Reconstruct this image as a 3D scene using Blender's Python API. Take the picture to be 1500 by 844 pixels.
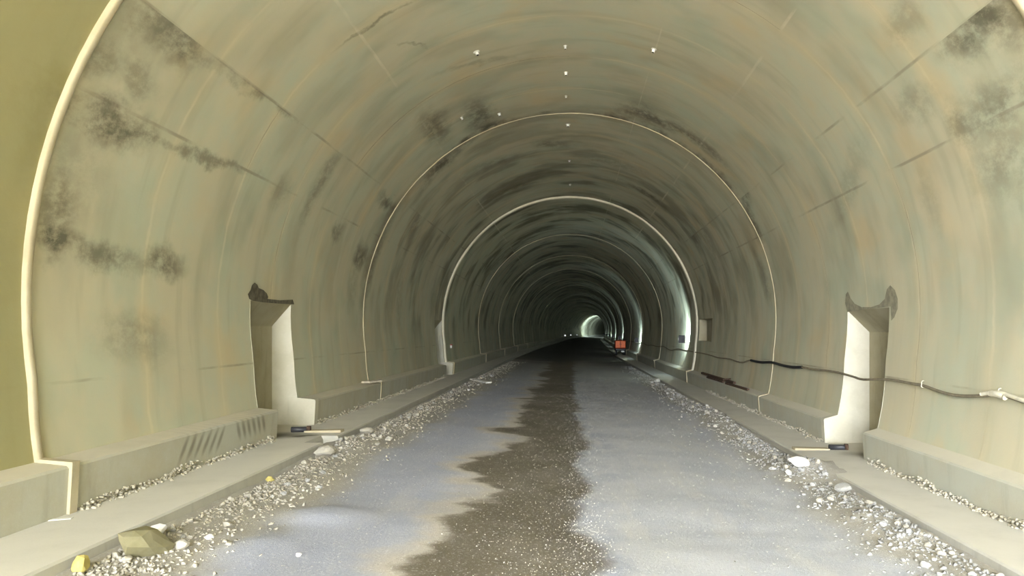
import bpy, bmesh, math, random
import numpy as np
from mathutils import Vector, Matrix, noise as mnoise

for o in list(bpy.data.objects):
    bpy.data.objects.remove(o)
scene = bpy.context.scene
col = scene.collection
rnd = random.Random(7)
rng = np.random.default_rng(7)

# ------------------------------------------------------------------ camera
F, VX, VY = 1083.0, 836.0, 486.0          # focal length and axis point in pixels of the 1500 x 844 frame
CAM_Z = 2.12                               # eye above the middle of the roadway
cam_data = bpy.data.cameras.new('camera')
cam = bpy.data.objects.new('camera', cam_data)
col.objects.link(cam)
cam.location = (0, 0, CAM_Z)
cam.rotation_euler = (math.pi / 2, 0, 0)
cam_data.sensor_width = 36.0
cam_data.lens = F / 1500 * 36
cam_data.shift_x = (750 - VX) / 1500
cam_data.shift_y = (VY - 422) / 1500
cam_data.clip_start, cam_data.clip_end = 0.1, 1500
scene.camera = cam

# ------------------------------------------------------------------ daylight at the mouth behind the camera
MOUTH = -8.5                               # where the tunnel opens to the sky
world = bpy.data.worlds.new('world')
scene.world = world
world.use_nodes = True
wn = world.node_tree.nodes
bg = wn['Background']
bg.inputs['Color'].default_value = (0.93, 0.97, 1.0, 1)
bg.inputs['Strength'].default_value = 5.0
sun_d = bpy.data.lights.new('sun', 'SUN')
sun_d.energy = 7.0
sun_d.angle = math.radians(3)
sun_d.color = (1.0, 0.95, 0.86)
sun = bpy.data.objects.new('sun', sun_d)
col.objects.link(sun)
sun.rotation_euler = Vector((0.55, 0.35, -1.0)).to_track_quat('-Z', 'Y').to_euler()
portal_d = bpy.data.lights.new('mouth_portal', 'AREA')   # sampling aid for the sky light, gives no light itself
portal_d.shape = 'RECTANGLE'
portal_d.size, portal_d.size_y = 11.4, 9.0
portal_d.cycles.is_portal = True
portal = bpy.data.objects.new('mouth_portal', portal_d)
col.objects.link(portal)
portal.location = (0, MOUTH - 0.05, 3.8)
portal.rotation_euler = (math.pi / 2, 0, 0)
scene.view_settings.view_transform = 'Standard'
scene.view_settings.look = 'None'
scene.view_settings.gamma = 1.0
scene.view_settings.exposure = 3.6
scene.cycles.max_bounces = 10
scene.cycles.diffuse_bounces = 8

# ------------------------------------------------------------------ tunnel shape
R, CX, CH = 5.42, -0.03, 0.32              # lining circle; CH is measured from the eye level
CZ = CAM_Z + CH
END = 345.0

def bend(y):
    s = 0.0
    if y > 45:
        s = 0.03 * (y - 45) ** 2 / 100 if y < 95 else 0.75 + 0.03 * (y - 95)
    if y > 195:
        s += (y - 195) ** 2 / 1400
    return s

def rad(a):
    """lining radius at angle a (radians, 0 = right, pi/2 = crown)"""
    low = max(0.0, -math.sin(a) * R - 0.82)
    return R + 0.13 * low / 0.9

def prof(a, dr=0.0):
    r = rad(a) + dr
    return CX + r * math.cos(a), CZ + r * math.sin(a)

def hit(px, py, off=0.0):
    """the point of the lining seen at a pixel (off = distance inside it)"""
    dx, dh = px - VX, VY - py
    t = 0.01
    for _ in range(40):
        x, h = t * dx, t * dh
        a = math.atan2(h - CH, x - CX)
        rr = rad(a) - off
        # solve |t d - c| = rr
        A = dx * dx + dh * dh
        B = -2 * (dx * CX + dh * CH)
        C = CX * CX + CH * CH - rr * rr
        t = (-B + math.sqrt(B * B - 4 * A * C)) / (2 * A)
    return Vector((t * dx, t * F, CAM_Z + t * dh))

def at_level(px, py, h):
    """the point at height h above the eye (negative = below) seen at a pixel"""
    t = h / (VY - py)
    return Vector((t * (px - VX), t * F, CAM_Z + h))

def road_h(x):
    return -0.044 * x

LB = dict(sx=-1, top_in=-1.30, top_out=-1.33, x_in=5.27, x_out=4.97, x_foot=5.0, foot=-1.81, kerb=4.04)
RB = dict(sx=1, top_in=-1.63, top_out=-1.70, x_in=5.2, x_out=4.93, x_foot=4.96, foot=-2.16, kerb=4.02)

# ------------------------------------------------------------------ object helpers
def tag(o, label=None, cat=None, group=None, kind=None):
    if label: o['label'] = label
    if cat: o['category'] = cat
    if group: o['group'] = group
    if kind: o['kind'] = kind
    return o

def link(name, me, mat=None, parent=None, loc=None):
    if mat is not None and not me.materials:
        me.materials.append(mat)
    o = bpy.data.objects.new(name, me)
    col.objects.link(o)
    if parent is not None: o.parent = parent
    if loc is not None: o.location = loc
    return o

def empty(name, loc=(0, 0, 0), rz=0.0):
    o = bpy.data.objects.new(name, None)
    o.empty_display_size = 0.1
    col.objects.link(o)
    o.location = loc
    o.rotation_euler = (0, 0, rz)
    return o

def mesh(name, verts, faces, smooth=False):
    me = bpy.data.meshes.new(name)
    me.from_pydata([tuple(v) for v in verts], [], faces)
    me.update()
    if smooth:
        me.polygons.foreach_set('use_smooth', [True] * len(me.polygons))
    return me

def from_bm(name, bm, smooth=False):
    me = bpy.data.meshes.new(name)
    bm.to_mesh(me)
    bm.free()
    if smooth:
        me.polygons.foreach_set('use_smooth', [True] * len(me.polygons))
    return me

def box_bm(bm, c, s, rot=None, bevel=0.0):
    ret = bmesh.ops.create_cube(bm, size=1.0)
    vs = ret['verts']
    bmesh.ops.scale(bm, vec=s, verts=vs)
    if bevel:
        es = list({e for v in vs for e in v.link_edges})
        r = bmesh.ops.bevel(bm, geom=es, offset=bevel, segments=2, affect='EDGES', profile=0.5)
        vs = list({v for f in r['faces'] for v in f.verts} | {v for v in vs if v.is_valid})
    if rot is not None:
        bmesh.ops.rotate(bm, cent=(0, 0, 0), matrix=rot, verts=vs)
    bmesh.ops.translate(bm, vec=c, verts=vs)
    return vs

def cyl_bm(bm, c, r, h, axis='Z', seg=16, r2=None):
    ret = bmesh.ops.create_cone(bm, cap_ends=True, segments=seg, radius1=r, radius2=r if r2 is None else r2, depth=h)
    vs = ret['verts']
    if axis == 'X':
        bmesh.ops.rotate(bm, cent=(0, 0, 0), matrix=Matrix.Rotation(math.pi / 2, 3, 'Y'), verts=vs)
    elif axis == 'Y':
        bmesh.ops.rotate(bm, cent=(0, 0, 0), matrix=Matrix.Rotation(math.pi / 2, 3, 'X'), verts=vs)
    elif axis != 'Z':
        bmesh.ops.rotate(bm, cent=(0, 0, 0), matrix=Vector((0, 0, 1)).rotation_difference(Vector(axis)).to_matrix(), verts=vs)
    bmesh.ops.translate(bm, vec=c, verts=vs)
    return vs

def tube(name, pts, r, seg=8):
    """a round tube through points"""
    pts = [Vector(p) for p in pts]
    verts, faces = [], []
    n = len(pts)
    for i, p in enumerate(pts):
        d = (pts[min(i + 1, n - 1)] - pts[max(i - 1, 0)]).normalized()
        up = Vector((0, 0, 1)) if abs(d.z) < 0.9 else Vector((1, 0, 0))
        s = d.cross(up).normalized()
        u = s.cross(d).normalized()
        rr = r[i] if isinstance(r, (list, tuple)) else r
        for k in range(seg):
            a = 2 * math.pi * k / seg
            verts.append(p + s * math.cos(a) * rr + u * math.sin(a) * rr)
    for i in range(n - 1):
        for k in range(seg):
            k2 = (k + 1) % seg
            faces.append((i * seg + k, i * seg + k2, (i + 1) * seg + k2, (i + 1) * seg + k))
    faces.append(tuple(range(seg)))
    faces.append(tuple(reversed(range((n - 1) * seg, n * seg))))
    return mesh(name, verts, faces, True)

def smooth_path(pts, sub=6):
    pts = [Vector(p) for p in pts]
    out = []
    for i in range(len(pts) - 1):
        p0, p1, p2, p3 = pts[max(i - 1, 0)], pts[i], pts[i + 1], pts[min(i + 2, len(pts) - 1)]
        for k in range(sub):
            t = k / sub
            out.append(0.5 * ((2 * p1) + (p2 - p0) * t + (2 * p0 - 5 * p1 + 4 * p2 - p3) * t * t + (3 * p1 - p0 - 3 * p2 + p3) * t ** 3))
    out.append(pts[-1])
    return out

# ------------------------------------------------------------------ materials
class NT:
    def __init__(self, name):
        self.m = bpy.data.materials.new(name)
        self.m.use_nodes = True
        self.t = self.m.node_tree
        self.n = self.t.nodes
        self.b = self.n['Principled BSDF']
    def node(self, kind, **kw):
        nd = self.n.new(kind)
        for k, v in kw.items(): setattr(nd, k, v)
        return nd
    def put(self, sock, v):
        if isinstance(v, bpy.types.NodeSocket): self.t.links.new(v, sock)
        elif v is not None:
            sock.default_value = v
    def math(self, op, a, b=None, c=None, clamp=False):
        nd = self.node('ShaderNodeMath', operation=op, use_clamp=clamp)
        for i, v in enumerate((a, b, c)): self.put(nd.inputs[i], v)
        return nd.outputs[0]
    def rng(self, v, a, b, c=0.0, d=1.0, smooth=True):
        nd = self.node('ShaderNodeMapRange', interpolation_type='SMOOTHSTEP' if smooth else 'LINEAR')
        for i, x in enumerate((v, a, b, c, d)): self.put(nd.inputs[i], x)
        return nd.outputs[0]
    def xyz(self, x, y, z=0.0):
        nd = self.node('ShaderNodeCombineXYZ')
        for i, v in enumerate((x, y, z)): self.put(nd.inputs[i], v)
        return nd.outputs[0]
    def vmath(self, op, a, b=None, c=None):
        nd = self.node('ShaderNodeVectorMath', operation=op)
        for i, v in enumerate((a, b, c)): self.put(nd.inputs[i], v)
        return nd.outputs['Value' if op in ('LENGTH', 'DISTANCE', 'DOT_PRODUCT') else 'Vector']
    def noise(self, vec, scale, detail=4.0, rough=0.6, out=0):
        nd = self.node('ShaderNodeTexNoise')
        self.put(nd.inputs['Vector'], vec)
        nd.inputs['Scale'].default_value = scale
        nd.inputs['Detail'].default_value = detail
        nd.inputs['Roughness'].default_value = rough
        return nd.outputs[out]
    def mix(self, f, a, b, blend='MIX'):
        nd = self.node('ShaderNodeMix', data_type='RGBA', blend_type=blend)
        self.put(nd.inputs[0], f)
        for s, v in ((nd.inputs[6], a), (nd.inputs[7], b)):
            self.put(s, (*v, 1) if isinstance(v, tuple) and len(v) == 3 else v)
        return nd.outputs[2]
    def bump(self, h, dist=0.02, strength=0.5):
        nd = self.node('ShaderNodeBump')
        nd.inputs['Strength'].default_value = strength
        nd.inputs['Distance'].default_value = dist
        self.put(nd.inputs['Height'], h)
        self.t.links.new(nd.outputs[0], self.b.inputs['Normal'])
    def pos(self):
        g = self.node('ShaderNodeNewGeometry')
        s = self.node('ShaderNodeSeparateXYZ')
        self.t.links.new(g.outputs['Position'], s.inputs[0])
        return g.outputs['Position'], s.outputs[0], s.outputs[1], s.outputs[2]
    def stains(self, vec, items):
        """sum of soft blots; item = (ax, ay, bx, by, half width, strength) in the two coordinates of vec"""
        acc = None
        for ax, ay, bx, by, w, k in items:
            L = math.hypot(bx - ax, by - ay)
            mp = self.node('ShaderNodeMapping', vector_type='TEXTURE')
            self.put(mp.inputs['Vector'], vec)
            mp.inputs['Location'].default_value = ((ax + bx) / 2, (ay + by) / 2, 0)
            mp.inputs['Rotation'].default_value = (0, 0, math.atan2(by - ay, bx - ax))
            mp.inputs['Scale'].default_value = (max(L / 2 + w * 0.5, w), w, 1)
            d = self.vmath('LENGTH', mp.outputs[0])
            v = self.rng(d, 1.5, 0.2, 0.0, k)
            acc = v if acc is None else self.math('ADD', acc, v)
        return acc
    def done(self, color, rough=0.9, spec=0.2):
        self.put(self.b.inputs['Base Color'], (*color, 1) if isinstance(color, tuple) else color)
        self.put(self.b.inputs['Roughness'], rough)
        self.b.inputs['Specular IOR Level'].default_value = spec
        return self.m

def plain(name, c, rough=0.7, metal=0.0, var=0.15, scale=8.0, spec=0.3):
    n = NT(name)
    p, x, y, z = n.pos()
    v = n.noise(p, scale, 4)
    cc = n.mix(n.rng(v, 0.3, 0.7), tuple(q * (1 - var) for q in c), tuple(min(1, q * (1 + var)) for q in c))
    n.b.inputs['Metallic'].default_value = metal
    return n.done(cc, rough, spec)

def emit(name, c, strength):
    n = NT(name)
    n.b.inputs['Emission Color'].default_value = (*c, 1)
    n.b.inputs['Emission Strength'].default_value = strength
    return n.done((0.8, 0.8, 0.8), 0.4)

RINGS = [7.38 + 12.04 * k for k in range(-1, 28)]

def to_uy(px, py):
    p = hit(px, py)
    return math.atan2(p.x - CX, p.z - CZ) * R, p.y

def lining_material(name, px_items, joint=True):
    n = NT(name)
    p, x, y, z = n.pos()
    u = n.math('MULTIPLY', n.math('ARCTAN2', n.math('SUBTRACT', x, CX), n.math('SUBTRACT', z, CZ)), R)
    uy = n.xyz(u, y)
    big = n.noise(n.xyz(n.math('MULTIPLY', u, 0.5), n.math('MULTIPLY', y, 0.6)), 0.9, 5, 0.6)
    mid = n.noise(uy, 2.2, 6, 0.65)
    ringwise = n.noise(n.xyz(n.math('MULTIPLY', u, 0.42), n.math('MULTIPLY', y, 1.0)), 0.8, 3.5, 0.52)
    run = n.noise(n.xyz(n.math('MULTIPLY', u, 0.5), n.math('MULTIPLY', y, 4.0)), 0.8, 3, 0.5)
    fine = n.noise(uy, 22.0, 4, 0.7)
    c = n.mix(n.rng(big, 0.36, 0.64), (0.48, 0.445, 0.325), (0.44, 0.457, 0.35))
    c = n.mix(n.rng(mid, 0.40, 0.72, 0, 0.5), c, (0.53, 0.475, 0.335))
    # rust-brown and green tinges
    tinge = n.noise(n.xyz(n.math('MULTIPLY', u, 0.9), n.math('MULTIPLY', y, 0.9), 7.3), 0.8, 3, 0.5)
    c = n.mix(n.rng(tinge, 0.56, 0.74, 0, 0.5), c, (0.53, 0.41, 0.235))
    c = n.mix(n.rng(tinge, 0.44, 0.28, 0, 0.5), c, (0.37, 0.415, 0.32))
    # darker bands round the ring and run marks
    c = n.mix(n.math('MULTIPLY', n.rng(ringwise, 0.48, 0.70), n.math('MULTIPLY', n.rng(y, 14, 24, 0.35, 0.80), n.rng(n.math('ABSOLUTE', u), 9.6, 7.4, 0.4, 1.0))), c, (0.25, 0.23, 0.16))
    c = n.mix(n.rng(run, 0.52, 0.75, 0, 0.28), c, (0.29, 0.265, 0.19))
    # pale lime lines at every form joint (two metres apart)
    ph = n.math('FRACT', n.math('MULTIPLY', n.math('ADD', n.math('SUBTRACT', y, 1.37), n.math('MULTIPLY', n.math('SUBTRACT', mid, 0.5), 0.16)), 1 / 2.007))
    dist = n.math('ABSOLUTE', n.math('SUBTRACT', ph, 0.5))
    line = n.rng(dist, 0.472, 0.5)
    c = n.mix(n.math('MULTIPLY', line, n.rng(big, 0.4, 0.65, 0.1, 0.55)), c, (0.68, 0.62, 0.45))
    c = n.mix(n.math('MULTIPLY', n.rng(dist, 0.38, 0.49), n.rng(tinge, 0.35, 0.6, 0.05, 0.45)), c, (0.56, 0.475, 0.30))
    # dirt beside each ring joint
    ph2 = n.math('FRACT', n.math('MULTIPLY', n.math('SUBTRACT', y, 7.38), 1 / 12.04))
    d2 = n.rng(n.math('ADD', ph2, n.math('MULTIPLY', n.math('SUBTRACT', mid, 0.5), 0.10)), 0.95, 1.0)
    up = n.rng(n.math('ABSOLUTE', u), 8.2, 5.0)
    patch = n.rng(n.noise(n.xyz(u, n.math('MULTIPLY', y, 0.3)), 0.75, 4, 0.65), 0.44, 0.62)
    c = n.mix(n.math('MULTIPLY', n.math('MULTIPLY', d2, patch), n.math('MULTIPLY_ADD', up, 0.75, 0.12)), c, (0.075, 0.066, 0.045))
    rw2 = n.noise(n.xyz(n.math('MULTIPLY', u, 0.55), n.math('MULTIPLY', y, 0.85), 4.4), 0.8, 3, 0.5)
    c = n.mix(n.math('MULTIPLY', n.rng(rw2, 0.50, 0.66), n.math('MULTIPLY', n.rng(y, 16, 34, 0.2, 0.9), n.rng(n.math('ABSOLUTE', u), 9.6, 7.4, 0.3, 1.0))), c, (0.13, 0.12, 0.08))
    c = n.mix(n.math('MULTIPLY', n.rng(rw2, 0.46, 0.32), n.rng(y, 16, 34, 0.0, 0.6)), c, (0.58, 0.555, 0.45))
    # long form joints along the tunnel
    brk = n.rng(n.noise(n.xyz(n.math('MULTIPLY', u, 3.0), n.math('MULTIPLY', y, 0.7), 2.2), 1.0, 4, 0.6), 0.42, 0.66, 0.0, 0.75)
    for deg, tone, wd in ((53, 1, .022), (127, 1, .022), (23.6, 0, .02), (35.3, 0, .02), (144.7, 0, .02), (156.4, 0, .02), (189.1, 0, .016), (-11.4, 0, .014), (72, 1, .012)):
        u0 = math.radians(90 - deg) * R
        ln = n.rng(n.math('ABSOLUTE', n.math('SUBTRACT', u, u0)), wd * 1.6, wd * 0.5)
        c = n.mix(n.math('MULTIPLY', ln, brk), c, (0.62, 0.57, 0.44) if tone else (0.25, 0.22, 0.16))
    # older, yellower section nearest the mouth
    c = n.mix(n.rng(y, 7.40, 7.36, 0, 0.75), c, (0.245, 0.218, 0.078))
    if px_items:
        its = []
        for (a, b, w, k) in px_items:
            ua, ub = to_uy(*a), to_uy(*b)
            its.append((ua[0], ua[1], ub[0], ub[1], w, k))
        warp = n.vmath('MULTIPLY_ADD', n.noise(uy, 1.4, 5, 0.65, out=1), (0.7, 0.7, 0), uy)
        warp = n.vmath('ADD', warp, (-0.35, -0.35, 0))
        s = n.stains(warp, its)
        s = n.math('MULTIPLY', s, n.rng(n.noise(n.xyz(n.math('MULTIPLY', u, 1.3), n.math('MULTIPLY', y, 0.8)), 3.0, 6, 0.72), 0.32, 0.60, 0.2, 1.0), clamp=True)
        c = n.mix(n.math('MULTIPLY', s, 0.9), c, (0.085, 0.077, 0.052))
    h = n.math('ADD', n.math('MULTIPLY', fine, 0.3), mid)
    n.bump(h, 0.02, 0.25)
    return n.done(c, n.rng(mid, 0.3, 0.7, 0.55, 0.8), 0.35)

left_px = [((100, 150), (215, 205), .22, .95), ((215, 205), (370, 250), .09, .7), ((240, 35), (290, 80), .30, .8),
           ((290, 80), (460, 185), .10, .55), ((195, 15), (225, 45), .30, .5), ((135, 75), (155, 85), .22, .6),
           ((180, 95), (220, 140), .22, .55), ((75, 345), (200, 390), .16, .8), ((215, 380), (262, 393), .22, .9),
           ((68, 285), (95, 325), .3, .6), ((65, 340), (85, 370), .2, .7), ((150, 490), (235, 500), .32, .45), ((80, 220), (140, 280), .5, .3),
           ((505, 215), (440, 325), .28, .6), ((490, 335), (500, 340), .2, .7), ((405, 275), (420, 285), .3, .35),
           ((555, 290), (578, 302), .18, .9), ((520, 370), (535, 382), .3, .9),
           ((575, 320), (534, 440), .35, .65), ((600, 355), (622, 300), .35, .55), ((655, 350), (705, 302), .40, 1.0),
           ((590, 400), (585, 480), .4, .35), ((520, 400), (515, 440), .4, .35)]
top_px = [((620, 275), (700, 195), .40, .75), ((625, 165), (650, 205), .35, .8), ((690, 150), (712, 185), .4, .85), ((700, 192), (760, 175), .3, .7),
          ((905, 160), (1000, 195), .38, .9), ((1000, 190), (1060, 240), .4, .7), ((930, 150), (950, 165), .5, .4),
          ((790, 208), (828, 214), .45, .6), ((625, 250), (660, 238), .4, .4), ((925, 272), (968, 297), .4, .9),
          ((705, 300), (790, 265), .4, .5), ((500, 65), (600, 5), .05, .7), ((590, 60), (625, 70), .05, .5),
          ((680, 255), (760, 230), .5, .4), ((860, 235), (940, 250), .5, .4), ((640, 110), (760, 85), .12, .35), ((720, 395), (760, 360), .9, .6), ((1350, 20), (1310, 50), .25, .4)]
right_px = [((1385, 75), (1445, 5), .32, .85), ((1425, 170), (1500, 125), .28, .6), ((1395, 190), (1412, 178), .3, .6),
            ((1310, 170), (1365, 135), .25, .4), ((1440, 265), (1500, 205), .5, .5), ((1295, 50), (1305, 35), .2, .7),
            ((1075, 255), (1095, 300), .30, .95), ((1095, 305), (1110, 345), .3, .7), ((985, 310), (1022, 358), .40, .95), ((1090, 270), (1098, 262), .2, .8),
            ((1030, 330), (1050, 400), .5, .35), ((1110, 380), (1128, 440), .35, .5), ((1265, 205), (1220, 330), .25, .3),
            ((1460, 0), (1500, 45), .5, .6), ((890, 345), (960, 385), .8, .6), ((1350, 250), (1370, 330), .3, .25)]
M = {}
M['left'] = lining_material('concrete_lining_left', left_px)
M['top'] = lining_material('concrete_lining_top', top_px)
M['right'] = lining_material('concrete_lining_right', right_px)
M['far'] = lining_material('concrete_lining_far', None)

def concrete(name, ca, cb, stain=None, dark=(0.1, 0.09, 0.065), plane='xy', rough=0.9, warp=0.3, lit_top=None):
    n = NT(name)
    p, x, y, z = n.pos()
    a = n.noise(p, 1.3, 6, 0.65)
    b = n.noise(n.xyz(x, n.math('MULTIPLY', y, 4.0), n.math('MULTIPLY', z, 0.8)), 1.2, 5, 0.6)
    f = n.noise(p, 30, 4, 0.7)
    c = n.mix(n.rng(a, 0.35, 0.65), ca, cb)
    c = n.mix(n.rng(b, 0.5, 0.75, 0, 0.3), c, tuple(q * 0.6 for q in ca))
    c = n.mix(n.rng(f, 0.5, 0.8, 0, 0.25), c, tuple(min(1, q * 1.2) for q in cb))
    if lit_top:                                  # stronger light on level faces, put into their colour
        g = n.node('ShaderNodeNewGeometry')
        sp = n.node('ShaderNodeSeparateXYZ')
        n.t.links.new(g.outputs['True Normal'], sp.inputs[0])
        c = n.mix(n.math('MULTIPLY', n.rng(sp.outputs[2], 0.6, 0.95), n.rng(a, 0.25, 0.6, 0.7, 1.0)), c, lit_top)
    if stain:
        v = n.xyz(x, y) if plane == 'xy' else n.xyz(y, z)
        v = n.vmath('ADD', n.vmath('MULTIPLY_ADD', n.noise(p, 3.0, 4, 0.6, out=1), (warp, warp, 0), v), (-warp / 2, -warp / 2, 0))
        c = n.mix(n.math('MULTIPLY', n.stains(v, stain), 1.0, clamp=True), c, dark)
    n.bump(n.math('ADD', a, n.math('MULTIPLY', f, 0.25)), 0.02, 0.35)
    return n.done(c, rough)

strokes = [(9.42 + 0.2 * i, CAM_Z - 1.66, 9.62 + 0.2 * i, CAM_Z - 1.37, 0.045, 0.55) for i in range(6)] + \
          [(11.15 + 0.18 * i, CAM_Z - 1.60, 11.02 + 0.18 * i, CAM_Z - 1.36, 0.05, 0.55) for i in range(6)]
M['bench_left'] = concrete('bench_concrete_left', (0.40, 0.375, 0.295), (0.42, 0.42, 0.36), strokes, plane='yz', warp=0.05, lit_top=(0.58, 0.54, 0.44))
M['bench_right'] = concrete('bench_concrete_right', (0.41, 0.39, 0.31), (0.42, 0.425, 0.36), lit_top=(0.58, 0.55, 0.46))
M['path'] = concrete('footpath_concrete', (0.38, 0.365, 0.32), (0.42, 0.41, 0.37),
                     [(-5.5, 12.7, -4.75, 13.0, 0.4, 0.85), (-4.75, 12.75, -4.45, 12.95, 0.12, 0.6), (5.4, 12.8, 5.0, 13.1, 0.3, 0.6)], lit_top=(0.60, 0.58, 0.53))
M['niche'] = concrete('niche_concrete', (0.46, 0.435, 0.35), (0.53, 0.51, 0.43))
M['niche_back'] = concrete('niche_back_concrete', (0.31, 0.28, 0.19), (0.36, 0.33, 0.24))
M['band'] = concrete('joint_band_mortar', (0.40, 0.345, 0.235), (0.45, 0.40, 0.29))
M['band_pale'] = concrete('joint_band_pale', (0.60, 0.56, 0.44), (0.66, 0.62, 0.50))
M['stone'] = concrete('broken_stone', (0.32, 0.295, 0.245), (0.41, 0.385, 0.335))
M['stone_grey'] = concrete('broken_stone_grey', (0.26, 0.255, 0.24), (0.36, 0.355, 0.345))
M['stone_white'] = concrete('broken_stone_white', (0.52, 0.505, 0.47), (0.60, 0.585, 0.56))
M['stone_yellow'] = plain('broken_stone_yellow', (0.45, 0.38, 0.13), 0.9)
M['stone_olive'] = concrete('broken_stone_olive', (0.13, 0.12, 0.06), (0.21, 0.19, 0.115))
M['mortar'] = concrete('spilled_mortar', (0.34, 0.31, 0.24), (0.41, 0.38, 0.31))
M['metal'] = plain('galvanised_steel', (0.75, 0.74, 0.70), 0.5, 0.25, 0.1)
M['dark_metal'] = plain('dark_steel', (0.05, 0.05, 0.055), 0.5, 0.4)
M['rust_timber'] = plain('dark_weathered_timber', (0.075, 0.045, 0.03), 0.85, 0, 0.4, 20)
M['pale_timber'] = plain('pale_timber', (0.50, 0.44, 0.34), 0.85, 0, 0.2, 20)
M['cable'] = plain('dusty_cable_sheath', (0.20, 0.17, 0.12), 0.8)
M['cable_black'] = plain('black_cable_sheath', (0.02, 0.02, 0.022), 0.6)
M['cable_pale'] = plain('pale_cable_sheath', (0.62, 0.58, 0.47), 0.7)
M['orange'] = plain('orange_paint', (0.95, 0.17, 0.03), 0.45, 0, 0.08)
M['orange_dark'] = plain('dark_orange_paint', (0.22, 0.03, 0.008), 0.5)
M['rubber'] = plain('black_rubber', (0.015, 0.015, 0.016), 0.8)
M['white'] = plain('white_plastic', (0.75, 0.74, 0.70), 0.6, 0, 0.05)
M['red'] = plain('red_plastic', (0.5, 0.08, 0.05), 0.6)
M['lens'] = emit('floodlight_lens', (0.86, 1.0, 0.98), 4)
M['lens_small'] = emit('work_lamp_lens', (0.95, 1.0, 1.0), 0.08)
M['soil'] = concrete('sunlit_ground', (0.42, 0.38, 0.31), (0.48, 0.44, 0.37))

def road_material():
    n = NT('roadway_gravel')
    p, x, y, z = n.pos()
    xs = n.math('MULTIPLY', x, 0.30)
    edge = n.noise(n.xyz(xs, n.math('MULTIPLY', y, 0.5)), 1.2, 6, 0.58)
    edge2 = n.noise(n.xyz(n.math('MULTIPLY', x, 0.35), n.math('MULTIPLY', y, 0.5), 3.1), 1.1, 5, 0.6)
    a = n.noise(p, 0.8, 6, 0.65)
    b = n.noise(n.xyz(n.math('MULTIPLY', x, 1.6), n.math('MULTIPLY', y, 0.30)), 1.3, 5, 0.6)
    f = n.noise(p, 34, 4, 0.75)
    g = n.noise(p, 110, 2, 0.6)
    c = n.mix(n.rng(a, 0.38, 0.62), (0.34, 0.36, 0.44), (0.42, 0.435, 0.495))
    c = n.mix(n.rng(b, 0.50, 0.68, 0, 0.55), c, (0.50, 0.49, 0.48))
    # bluish compacted wheel track on the left
    c = n.mix(n.math('MULTIPLY', n.rng(n.math('ABSOLUTE', n.math('ADD', x, 2.35)), 1.0, 0.3, 0, 0.5), n.rng(a, 0.3, 0.6, 0.3, 1.0)), c, (0.275, 0.295, 0.40))
    # right half lies under pale dust
    c = n.mix(n.rng(n.math('ADD', x, n.math('MULTIPLY', n.math('SUBTRACT', a, 0.5), 2.0)), 0.2, 0.9, 0, 0.35), c, (0.53, 0.54, 0.565))
    # sand halo left of the wet strip
    xe = n.math('ADD', x, n.math('MULTIPLY', n.math('SUBTRACT', edge, 0.5), 2.6))
    xe2 = n.math('ADD', x, n.math('MULTIPLY', n.math('SUBTRACT', edge2, 0.5), 1.1))
    halo = n.math('MULTIPLY', n.rng(xe, -1.85, -1.35), n.rng(xe2, 0.3, -0.4))
    c = n.mix(n.math('MULTIPLY', halo, 0.75), c, (0.47, 0.42, 0.345))
    # dusty shoulders
    xsft = n.math('ADD', n.math('ABSOLUTE', n.math('ADD', x, -0.1)), n.math('MULTIPLY', n.math('SUBTRACT', edge2, 0.5), 1.6))
    sh = n.rng(xsft, 2.75, 3.35)
    c = n.mix(n.math('MULTIPLY', sh, 0.9), c, (0.36, 0.335, 0.285))
    # wet strip in the middle
    wet = n.math('MULTIPLY', n.rng(xe, -1.42, -1.20), n.rng(xe2, 0.30, 0.05))
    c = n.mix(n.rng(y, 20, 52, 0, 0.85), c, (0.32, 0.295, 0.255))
    c = n.mix(n.math('MULTIPLY', wet, n.rng(a, 0.3, 0.6, 0.78, 0.97)), c, (0.118, 0.10, 0.07))
    # ground turns much darker deeper in
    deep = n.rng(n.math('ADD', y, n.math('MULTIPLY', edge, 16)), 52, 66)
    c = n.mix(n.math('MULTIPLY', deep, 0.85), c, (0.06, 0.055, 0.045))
    c = n.mix(n.rng(f, 0.54, 0.72, 0, 0.6), c, (0.70, 0.70, 0.72))
    c = n.mix(n.rng(f, 0.44, 0.25, 0, 0.4), c, (0.22, 0.215, 0.21))
    h = n.math('ADD', n.math('MULTIPLY', f, 0.5), n.math('ADD', n.math('MULTIPLY', g, 0.25), a))
    n.bump(h, 0.03, 0.55)
    r = n.math('SUBTRACT', 0.85, n.math('MULTIPLY', wet, 0.25))
    return n.done(c, r, 0.3)
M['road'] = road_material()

# ------------------------------------------------------------------ lining
AB = [math.radians(a) for a in (-23.5, -11.4, 23.6, 35.3, 53, 90, 127, 144.7, 156.4, 189.1, 200)]
wall_right = tag(empty('wall_right', (0, 0, 0)), 'curved right tunnel wall of cast concrete form panels', 'wall', kind='structure')
ceiling = tag(empty('ceiling', (0, 0, 0)), 'arched concrete tunnel vault with faint form joints overhead', 'ceiling', kind='structure')
wall_left = tag(empty('wall_left', (0, 0, 0)), 'curved left tunnel wall of cast concrete form panels', 'wall', kind='structure')
# niches: side, near and far end, top height at the face, bottom height, depth, kind
NICHES = [(-1, 12.56, 14.38, 0.53, None, 0.36, 'door'), (1, 12.5, 14.38, 0.41, None, 0.36, 'door'),
          (-1, 29.55, 31.15, 0.47, None, 0.34, 'door'), (1, 28.1, 30.9, 0.52, -0.38, 0.24, 'box')]

def ang_at(side, h):
    s = max(-1, min(1, (h - CH) / R))
    a = math.asin(s)
    for _ in range(6):
        a = math.asin((h - CH) / rad(a))
    return a if side > 0 else math.pi - a

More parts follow.
